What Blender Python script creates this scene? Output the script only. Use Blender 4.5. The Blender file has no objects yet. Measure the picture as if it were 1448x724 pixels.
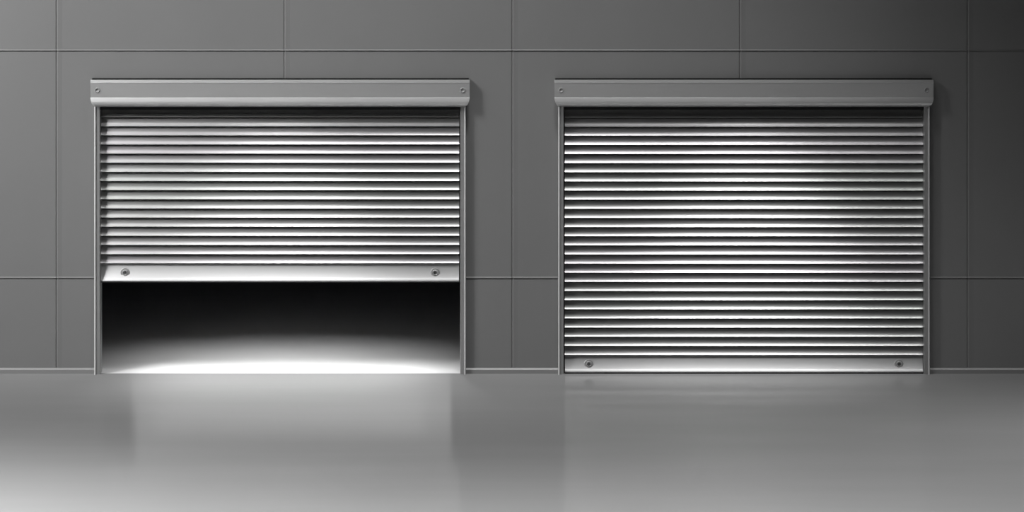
import bpy, bmesh, math
from mathutils import Vector

PX = 150.0            # photograph pixels per metre at the wall
CAM_D, CAM_H = 30.0, 5.0
BASE = 528.0          # photograph row where wall meets floor
def X(px): return (px - 724.0) / PX
def Z(py): return (BASE - py) / PX

scene = bpy.context.scene
col = scene.collection

# ------------------------------------------------------------------ materials
def new_mat(name):
    m = bpy.data.materials.new(name); m.use_nodes = True
    return m, m.node_tree.nodes, m.node_tree.links, m.node_tree.nodes['Principled BSDF']

def noise(nodes, links, scale, vec=None, detail=4, rough=.55):
    n = nodes.new('ShaderNodeTexNoise'); n.inputs['Scale'].default_value = scale
    n.inputs['Detail'].default_value = detail; n.inputs['Roughness'].default_value = rough
    if vec: links.new(vec, n.inputs['Vector'])
    return n

def rng(nodes, links, src, a, b, lo=.3, hi=.7):
    r = nodes.new('ShaderNodeMapRange')
    r.inputs['From Min'].default_value = lo; r.inputs['From Max'].default_value = hi
    r.inputs['To Min'].default_value = a; r.inputs['To Max'].default_value = b
    links.new(src, r.inputs['Value']); return r.outputs['Result']

def metal(name, base, rough, metallic=1.0, stretch=(1, 30, 30), rv=.03, bands=False, aniso=0.0):
    m, N, L, P = new_mat(name)
    tc = N.new('ShaderNodeTexCoord'); mp = N.new('ShaderNodeMapping')
    mp.inputs['Scale'].default_value = stretch
    L.new(tc.outputs['Object'], mp.inputs['Vector'])
    n = noise(N, L, 6, mp.outputs['Vector'])
    L.new(rng(N, L, n.outputs['Fac'], rough - rv, rough + rv), P.inputs['Roughness'])
    P.inputs['Metallic'].default_value = metallic
    P.inputs['Base Color'].default_value = (base, base, base, 1)
    if bands:         # faint green / violet anodising bands repeating down the laths
        sp = N.new('ShaderNodeSeparateXYZ'); L.new(tc.outputs['Object'], sp.inputs['Vector'])
        cr = N.new('ShaderNodeValToRGB')
        fr = N.new('ShaderNodeMath'); fr.operation = 'MULTIPLY_ADD'
        fr.inputs[1].default_value = 1 / 1.12; fr.inputs[2].default_value = 0.0
        L.new(sp.outputs['Z'], fr.inputs[0])
        fc = N.new('ShaderNodeMath'); fc.operation = 'FRACT'; L.new(fr.outputs[0], fc.inputs[0])
        L.new(fc.outputs[0], cr.inputs['Fac'])
        b = base
        e = cr.color_ramp.elements
        e[0].position = 0; e[0].color = (b, b * .985, b, 1)
        e[1].position = 1; e[1].color = (b, b * .985, b, 1)
        for p, c in ((.2, (b, b, b * .99, 1)), (.56, (b * .968, b, b * .968, 1)), (.68, (b * .968, b, b * .972, 1)), (.85, (b, b * .968, b, 1))):
            k = e.new(p); k.color = c
        L.new(cr.outputs['Color'], P.inputs['Base Color'])
    if aniso: P.inputs['Anisotropic'].default_value = aniso
    return m

def paint(name, base, rough, var=.03, bump=.0, spec=.3):
    m, N, L, P = new_mat(name)
    tc = N.new('ShaderNodeTexCoord')
    n = noise(N, L, 1.3, tc.outputs['Object'])
    mx = N.new('ShaderNodeValToRGB')
    e = mx.color_ramp.elements
    a, b = base * (1 - var), base * (1 + var)
    e[0].position = .3; e[0].color = (a, a, a, 1); e[1].position = .7; e[1].color = (b, b, b, 1)
    L.new(n.outputs['Fac'], mx.inputs['Fac']); L.new(mx.outputs['Color'], P.inputs['Base Color'])
    P.inputs['Roughness'].default_value = rough
    P.inputs['Specular IOR Level'].default_value = spec
    if bump:
        n2 = noise(N, L, 180, tc.outputs['Object'])
        bp = N.new('ShaderNodeBump'); bp.inputs['Strength'].default_value = bump; bp.inputs['Distance'].default_value = .002
        L.new(n2.outputs['Fac'], bp.inputs['Height']); L.new(bp.outputs['Normal'], P.inputs['Normal'])
    return m

def sealed_floor(name, base, fac, rough):
    m, N, L, P = new_mat(name)
    N.remove(P)
    out = N['Material Output']
    tc = N.new('ShaderNodeTexCoord')
    mp = N.new('ShaderNodeMapping'); mp.inputs['Scale'].default_value = (.25, 1.2, 1)
    L.new(tc.outputs['Object'], mp.inputs['Vector'])
    n = noise(N, L, 1.5, mp.outputs['Vector'])
    cr = N.new('ShaderNodeValToRGB'); e = cr.color_ramp.elements
    a, b = base * .975, base * 1.025
    e[0].position = .3; e[0].color = (a, a, a, 1); e[1].position = .7; e[1].color = (b, b, b, 1)
    L.new(n.outputs['Fac'], cr.inputs['Fac'])
    d = N.new('ShaderNodeBsdfDiffuse'); L.new(cr.outputs['Color'], d.inputs['Color'])
    g = N.new('ShaderNodeBsdfGlossy'); g.inputs['Color'].default_value = (1, 1, 1, 1)
    g.inputs['Roughness'].default_value = rough
    mx = N.new('ShaderNodeMixShader'); mx.inputs['Fac'].default_value = fac
    L.new(d.outputs[0], mx.inputs[1]); L.new(g.outputs[0], mx.inputs[2]); L.new(mx.outputs[0], out.inputs['Surface'])
    return m

M_wall = paint('grey_wall_panel', .22, .55, .02, .05)
M_skirt = metal('skirting_metal', .30, .5, .25, (1, 20, 20))
M_hood = metal('hood_aluminium', .74, .40, .78, (1, 60, 60))
M_rail = metal('rail_aluminium', .42, .36, .55, (60, 60, 1))
M_lip_highlight = paint('painted_edge_highlight', .80, .35, .02)  # pale paint imitates the highlight along the rail edge
M_screw = paint('recessed_screw', .34, .5, .05)
M_slat = metal('shutter_lath_metal', .58, .34, .97, (1, 40, 40), rv=.008, bands=True)
M_bar = metal('bottom_bar_metal', .66, .40, .92, (1, 40, 40), rv=.01)
M_bolt = metal('lock_steel', .6, .36, .6, (30, 30, 30))
M_boltc = metal('lock_core_steel', .22, .35, 1.0, (30, 30, 30))
M_black = paint('black_strip', .012, .7, .1)  # bar's rubber seal, hood top strip and the painted hood shadow
M_floor = sealed_floor('sealed_grey_floor', .27, .04, .11)
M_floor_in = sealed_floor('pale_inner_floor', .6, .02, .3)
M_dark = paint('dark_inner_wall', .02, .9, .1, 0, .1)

# ------------------------------------------------------------------ helpers
def obj(name, bm, mat, parent=None, smooth=0.0, loc=None, recalc=True):
    if recalc: bmesh.ops.recalc_face_normals(bm, faces=bm.faces)
    me = bpy.data.meshes.new(name); bm.to_mesh(me); bm.free()
    o = bpy.data.objects.new(name, me); col.objects.link(o)
    if mat: me.materials.append(mat)
    if smooth:
        for p in me.polygons: p.use_smooth = True
        try: me.set_sharp_from_angle(angle=math.radians(smooth))
        except Exception: pass
    if parent: o.parent = parent
    if loc: o.location = loc
    return o

def structure(o): o['kind'] = 'structure'; return o

def box(bm, x0, x1, y0, y1, z0, z1):
    v = [bm.verts.new(p) for p in ((x0,y0,z0),(x1,y0,z0),(x1,y1,z0),(x0,y1,z0),(x0,y0,z1),(x1,y0,z1),(x1,y1,z1),(x0,y1,z1))]
    for f in ((0,3,2,1),(4,5,6,7),(0,1,5,4),(1,2,6,5),(2,3,7,6),(3,0,4,7)):
        bm.faces.new([v[i] for i in f])

def extrude_x(bm, prof, widths, x_off=0.0):
    """closed profile (y, z) swept along x; half-width given per point"""
    n = len(prof)
    a = [bm.verts.new((x_off - w, y, z)) for (y, z), w in zip(prof, widths)]
    b = [bm.verts.new((x_off + w, y, z)) for (y, z), w in zip(prof, widths)]
    for i in range(n):
        j = (i + 1) % n
        bm.faces.new((a[i], a[j], b[j], b[i]))
    bm.faces.new(a); bm.faces.new(list(reversed(b)))

def extrude_z(bm, prof, z0, z1):
    n = len(prof)
    a = [bm.verts.new((x, y, z0)) for x, y in prof]; b = [bm.verts.new((x, y, z1)) for x, y in prof]
    for i in range(n):
        j = (i + 1) % n
        bm.faces.new((a[i], a[j], b[j], b[i]))
    bm.faces.new(a); bm.faces.new(list(reversed(b)))

def lathe(bm, prof, seg=32):
    """profile (radius, -y outwards) spun about the y axis"""
    rings = []
    for r, d in prof:
        if r < 1e-6: rings.append([bm.verts.new((0, -d, 0))])
        else: rings.append([bm.verts.new((r*math.cos(2*math.pi*k/seg), -d, r*math.sin(2*math.pi*k/seg))) for k in range(seg)])
    for p, q in zip(rings, rings[1:]):
        for k in range(seg):
            l = (k + 1) % seg
            if len(p) == 1 and len(q) == 1: continue
            if len(q) == 1: bm.faces.new((p[k], p[l], q[0]))
            elif len(p) == 1: bm.faces.new((p[0], q[k], q[l]))
            else: bm.faces.new((p[k], p[l], q[l], q[k]))

# ------------------------------------------------------------------ wall with joints
OPEN_HW = 260.0 / PX                       # half width of each wall opening (hidden behind the rails)
CX = (X(396), X(1052))
OPEN_TOP = Z(135)
WX, WTOP = 9.5, Z(-330)
wxs, wzs = {}, {}
def addp(d, v, y): d[round(v, 5)] = y
for k in range(-3, 8):                     # vertical V grooves: panels are 322 px wide
    c = X(80.5 + 322 * k + (0.3 if k > 1 else 0))
    if abs(c) < WX - .1:
        for dx, y in ((-.0125, 0), (-.004, .007), (-.001, .007), (.0085, -.0035), (.011, -.0035), (.050, 0)): addp(wxs, c + dx, y)
for k in range(-1, 2):                     # horizontal lapped joints
    c = Z(71.5 + 321.5 * k)
    for dz, y in ((.012, 0), (.003, -.007), (-.0005, -.007), (-.0015, .004), (-.010, .004), (-.013, 0)): addp(wzs, c + dz, y)
addp(wxs, -WX, 0); addp(wxs, WX, 0); addp(wzs, 0, 0); addp(wzs, WTOP, 0); addp(wzs, OPEN_TOP, 0)
for c in CX:
    addp(wxs, c - OPEN_HW, 0); addp(wxs, c + OPEN_HW, 0)
xs, zs = sorted(wxs), sorted(wzs)
bm = bmesh.new()
V = {}
def vert(i, j):
    if (i, j) not in V:
        V[i, j] = bm.verts.new((xs[i], wxs[xs[i]] + wzs[zs[j]], zs[j]))
    return V[i, j]
for i in range(len(xs) - 1):
    for j in range(len(zs) - 1):
        mx_, mz = (xs[i] + xs[i+1]) / 2, (zs[j] + zs[j+1]) / 2
        if mz < OPEN_TOP and any(abs(mx_ - c) < OPEN_HW for c in CX): continue
        bm.faces.new((vert(i, j), vert(i+1, j), vert(i+1, j+1), vert(i, j+1)))
# thickness: push the boundary back 0.22 m
edges = [e for e in bm.edges if len(e.link_faces) == 1]
ret = bmesh.ops.extrude_edge_only(bm, edges=edges)
for v in [g for g in ret['geom'] if isinstance(g, bmesh.types.BMVert)]: v.co.y = .22
structure(obj('wall_back', bm, M_wall))

# floors
bm = bmesh.new(); box(bm, -14, 14, -34, .0, -.12, 0); structure(obj('floor', bm, M_floor))
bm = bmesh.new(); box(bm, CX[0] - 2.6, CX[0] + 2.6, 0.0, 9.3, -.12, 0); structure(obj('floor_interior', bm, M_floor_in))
# dark garage bay behind the half open shutter
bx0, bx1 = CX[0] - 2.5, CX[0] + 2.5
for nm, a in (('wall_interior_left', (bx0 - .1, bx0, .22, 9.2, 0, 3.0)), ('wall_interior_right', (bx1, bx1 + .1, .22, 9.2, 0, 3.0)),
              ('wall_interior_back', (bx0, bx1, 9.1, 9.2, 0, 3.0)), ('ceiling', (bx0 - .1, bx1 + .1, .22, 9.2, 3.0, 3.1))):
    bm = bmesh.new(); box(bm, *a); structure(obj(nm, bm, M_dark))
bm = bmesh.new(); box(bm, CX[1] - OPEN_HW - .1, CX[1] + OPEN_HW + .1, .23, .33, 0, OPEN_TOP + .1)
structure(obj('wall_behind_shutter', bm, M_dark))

# skirting strips between the doors
def skirting(nm, x0, x1):
    bm = bmesh.new()
    prof = [(0.003, 0), (-.022, 0), (-.022, Z(522.3)), (-.010, Z(520.2)), (0.003, Z(520))]
    extrude_x(bm, prof, [(x1 - x0) / 2] * 5)
    structure(obj(nm, bm, M_skirt, loc=((x0 + x1) / 2, 0, 0)))
skirting('baseboard_left', -WX, X(134.3))
skirting('baseboard_middle', X(657.7), X(790.3))
skirting('baseboard_right', X(1313.7), WX)

# ------------------------------------------------------------------ roller shutters
PITCH = 12.93 / PX
CURT_Y = .035
HOOD_D = .105
def add_screw(parent, x, z, y):
    bm = bmesh.new()
    lathe(bm, [(.025, -.002), (.024, .005), (.021, .011), (.0185, .0115), (.013, .004), (.007, .001), (0, .0005)], 28)
    return obj('screw', bm, M_screw, parent, smooth=40, loc=(x, y, z))

def add_lock(parent, x, z, y):
    bm = bmesh.new()
    lathe(bm, [(.043, -.003), (.043, .006), (.040, .011), (.034, .012), (.031, .008), (.029, .008), (.027, .017),
               (.022, .022), (.017, .020)], 40)
    o = obj('lock_bolt', bm, M_bolt, parent, smooth=35, loc=(x, y, z))
    bm = bmesh.new()
    lathe(bm, [(.0172, .018), (.016, .021), (.012, .0225), (.007, .021), (.005, .017), (0, .017)], 28)
    c = obj('lock_core', bm, M_boltc, o, smooth=35)
    c['label'] = 'darker key core of the lock'
    return o

def curtain_mesh(n_laths, z_bottom):
    """interlocking laths, each one flaring forward to a rounded lip over a dark slot"""
    # per lath, t from 0 (top) to 1 (bottom lip); y forward is negative
    prof = [(0.00, .070), (.035, .030), (.04, .0010), (.10, .0), (.40, -.0058), (.55, -.0102), (.70, -.0164), (.79, -.0212), (.835, -.0240),
            (.86, -.0250), (.88, -.0245), (.892, -.021), (.895, .070)]
    z_bottom -= .085 * PITCH
    z_top = z_bottom + n_laths * PITCH
    front = []
    for k in range(n_laths):
        zt = z_top - k * PITCH
        for t, y in prof: front.append((CURT_Y + y, zt - t * PITCH))
    return front, z_top

def make_shutter(cx, n_laths, bar_top_px, bar_bot_px, seal_bot_px, label):
    root = bpy.data.objects.new('roller_shutter', None); col.objects.link(root)
    root.location = (cx, 0, 0)
    root['label'] = label; root['category'] = 'roller shutter'; root['group'] = 'roller shutters in the panelled wall'
    comp = lambda y: cx * (y / CAM_D)          # millimetre offset of parts standing proud of the wall
    # curtain
    zb = Z(bar_top_px); bar_hw = 253.0 / PX
    front, z_top = curtain_mesh(n_laths, zb)
    front = front + [(CURT_Y + .070, zb - .085 * PITCH)]
    # keep laths running up behind the hood
    back = [(CURT_Y + .078, zb - .085 * PITCH), (CURT_Y + .078, z_top)]
    bm = bmesh.new()
    extrude_x(bm, front + back[::1], [bar_hw + .002] * (len(front) + 2))
    obj('shutter_curtain', bm, M_slat, root, smooth=38)
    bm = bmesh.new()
    box(bm, -bar_hw - .006, bar_hw + .006, -.045, CURT_Y - .028, Z(154.6), Z(149))  # black strip drawn as the hood's shadow on the curtain top
    ls = obj('hood_shade_strip', bm, M_black, root); ls['label'] = 'black strip standing in for the shadow under the hood'
    # bottom bar: rolled top, face leaning gently out to a bright lower edge
    z1, z0 = Z(bar_top_px) - .001, Z(bar_bot_px)
    H = z1 - z0
    bp = [(.03, z1), (.008, z1 - .001), (.001, z1 - .004)]
    for t in [i / 12 for i in range(1, 12)]:
        bp.append((.001 - .058 * (.7 * t + .3 * t * t), z1 - .004 - (H - .004) * .93 * t))
    y_l = bp[-1][0]
    bp += [(y_l - .009, z0 + .009), (y_l - .010, z0 + .004), (y_l - .006, z0), (.03, z0)]
    bm = bmesh.new()
    extrude_x(bm, [(CURT_Y + y, z) for y, z in bp], [bar_hw] * len(bp))
    bar = obj('bottom_bar', bm, M_bar, root, smooth=38)
    bm = bmesh.new()
    box(bm, -bar_hw, bar_hw, CURT_Y - .056, CURT_Y + .022, Z(seal_bot_px), z0)
    sl = obj('rubber_seal', bm, M_black, bar)
    sl['label'] = 'thin black rubber strip under the bar'
    zl = z1 - H * .50
    for s in (-1, 1): add_lock(bar, s * 219.3 / PX, zl, CURT_Y - .024)
    # guide rails: a narrow channel with a rolled outer lip, its highlight painted pale
    for s in (-1, 1):
        a, b, c = 262.0 / PX, 259.6 / PX, 254.3 / PX     # outer edge, lip inner edge, channel edge
        yf = -.060
        pr = [(a, .003), (a, yf + .004), (a - .003, yf - .004), (a - .008, yf - .008), (b, yf - .006), (b - .002, yf + .002),
              (c + .004, yf + .002), (c, yf + .006), (c, .10), (c + .02, .10), (c + .02, .003)]
        bm = bmesh.new(); extrude_z(bm, [(s * x, y) for x, y in pr], 0, Z(146))
        gr = obj('guide_rail', bm, M_rail, root, smooth=40, loc=(-comp(.06) * 1, 0, 0))
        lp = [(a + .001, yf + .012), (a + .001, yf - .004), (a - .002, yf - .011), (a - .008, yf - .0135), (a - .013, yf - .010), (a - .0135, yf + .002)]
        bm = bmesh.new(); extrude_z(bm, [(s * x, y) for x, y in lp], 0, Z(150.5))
        el = obj('edge_highlight', bm, M_lip_highlight, gr, smooth=40); el['label'] = 'rounded outer edge of the rail, pale to imitate its highlight'
    # hood
    W = 268.8 / PX / 1.006
    f = lambda py: Z(py) + 0.0
    dz = HOOD_D * (CAM_H - 2.7) / CAM_D        # the face stands proud, so it shows slightly lower
    prof, wid = [], []
    def P(y, py, w): prof.append((y, Z(py) + dz)); wid.append(w)
    P(0.003, 115.5, W); P(-.05, 114.2, W)
    P(-HOOD_D + .012, 112.9, W); P(-HOOD_D + .002, 113.1, W); P(-HOOD_D - .004, 117.2, W); P(-HOOD_D, 117.5, W); P(-HOOD_D, 137.8, W)
    yy = -HOOD_D - .004; last = 0
    for t in range(0, 13):
        a = t / 12                                # face leans up, then rolls under at the bottom
        ang = math.radians(17 - 8 * a if a < .6 else 12 - 57 * ((a - .6) / .4) ** 1.3)
        yy -= math.tan(ang) * (a - last) * 10.9 / PX; last = a
        P(yy, 138.0 + 10.9 * a, W - (3.6 / PX) * a ** 1.8)
    P(-HOOD_D + .012, 150.2, W - 6 / PX); P(-HOOD_D + .055, 151.6, W - 9.5 / PX); P(-HOOD_D + .10, 152.2, W - 12 / PX)
    P(0.003, 152.2, W - 12 / PX)
    bm = bmesh.new(); extrude_x(bm, prof, wid)
    hood = obj('hood', bm, M_hood, root, smooth=24, loc=(-comp(HOOD_D), 0, 0))
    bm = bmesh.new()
    box(bm, -W + .01, W - .01, -HOOD_D + .03, .002, Z(114) + dz, Z(111.3) + dz * .9)  # thin black strip along the hood top
    g = obj('top_strip', bm, M_black, hood); g['label'] = 'thin black strip along the top'
    for s in (-1, 1): add_screw(hood, s * 259.0 / PX / 1.006, Z(127.5) + dz, -HOOD_D)
    return root

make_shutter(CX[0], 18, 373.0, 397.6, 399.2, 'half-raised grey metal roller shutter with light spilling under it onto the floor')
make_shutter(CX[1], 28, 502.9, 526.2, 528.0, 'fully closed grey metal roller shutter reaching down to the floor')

# ------------------------------------------------------------------ lights
def light(name, kind, loc, target, power, **kw):
    L = bpy.data.lights.new(name, kind); L.energy = power
    for k, v in kw.items(): setattr(L, k, v)
    o = bpy.data.objects.new(name, L); col.objects.link(o)
    o.location = loc
    o.rotation_euler = (Vector(target) - Vector(loc)).to_track_quat('-Z', 'Y').to_euler()
    return o
R = math.radians
# broad key from the upper left, plus an added unseen wall fill
light('key_lamp', 'AREA', (-12.5, -8.0, 12), (-8.6, 0, 6.0), 700, shape='RECTANGLE', size=6, size_y=5, spread=R(70))
light('wall_fill', 'SPOT', (.2, -4.5, 13.0), (-.1, 0, 4.2), 2600, spot_size=R(48), spot_blend=1.0, shadow_soft_size=.9)
# added unseen spot per door, brightens the lower middle of the curtain
light('door_fill', 'SPOT', (CX[0] * 1.1, -3.6, 6.3), (CX[0], 0, .15), 270, spot_size=R(26), spot_blend=1.0, shadow_soft_size=.3)
light('door_fill', 'SPOT', (CX[1] * 1.1, -3.6, 6.3), (CX[1], 0, -.35), 500, spot_size=R(28), spot_blend=1.0, shadow_soft_size=.3)
# added unseen strips above each door, brighten the lath lips evenly
light('lath_fill', 'AREA', (CX[0], -3.6, 6.7), (CX[0], -2.4, 0), 11, shape='RECTANGLE', size=3.6, size_y=.4, spread=R(80))
light('lath_fill', 'AREA', (CX[1] + .35, -3.6, 6.7), (CX[1] + .35, -2.4, 0), 15, shape='RECTANGLE', size=3.6, size_y=.4, spread=R(80))
# added unseen floor fills in front of the doors, strongest at the left
light('floor_fill', 'AREA', (-5.5, -7.5, 6.5), (-5.5, -7.5, 0), 250, shape='RECTANGLE', size=3, size_y=2, spread=R(80))
light('floor_fill', 'AREA', (1.0, -8.5, 7), (1.0, -8.5, 0), 355, shape='RECTANGLE', size=9, size_y=2, spread=R(95))
light('floor_fill', 'AREA', (5.2, -3.4, 6.5), (5.2, -2.9, 0), 26, shape='RECTANGLE', size=2, size_y=1, spread=R(66))
# lamps inside the open bay: three low lamps throwing out under the shutter, one above the threshold
light('bay_lamp', 'AREA', (CX[0] - .05, 2.0, 1.25), (CX[0] + .1, -.45, 0), 15, shape='RECTANGLE', size=2.7, size_y=.45, spread=R(28))
light('bay_lamp', 'AREA', (CX[0] - .1, 3.0, .82), (CX[0] + .1, -.9, 0), .75, shape='RECTANGLE', size=3.3, size_y=.65, spread=R(50))
light('bay_lamp', 'AREA', (CX[0] - .1, 3.4, 1.3), (CX[0] + .15, -2.2, 0), 1.5, shape='RECTANGLE', size=3.3, size_y=.9, spread=R(60))
light('bay_ceiling_lamp', 'AREA', (CX[0], .25, 2.45), (CX[0], .15, 0), 18, shape='RECTANGLE', size=.8, size_y=.2, spread=R(90))

w = bpy.data.worlds.new('world'); scene.world = w; w.use_nodes = True
w.node_tree.nodes['Background'].inputs['Color'].default_value = (.5, .5, .5, 1)
w.node_tree.nodes['Background'].inputs['Strength'].default_value = .035

# ------------------------------------------------------------------ camera
cam = bpy.data.cameras.new('camera'); co = bpy.data.objects.new('camera', cam); col.objects.link(co)
co.location = (0, -CAM_D, CAM_H); co.rotation_euler = (math.pi / 2, 0, 0)
cam.sensor_width = 36; cam.lens = PX * CAM_D / 1448 * 36
cam.shift_y = (Z(362) - CAM_H) / (1448 / PX)
cam.clip_end = 200
scene.camera = co
scene.view_settings.view_transform = 'Standard'; scene.view_settings.look = 'None'
scene.view_settings.exposure = 0; scene.view_settings.gamma = 1
scene.view_settings.use_curve_mapping = False
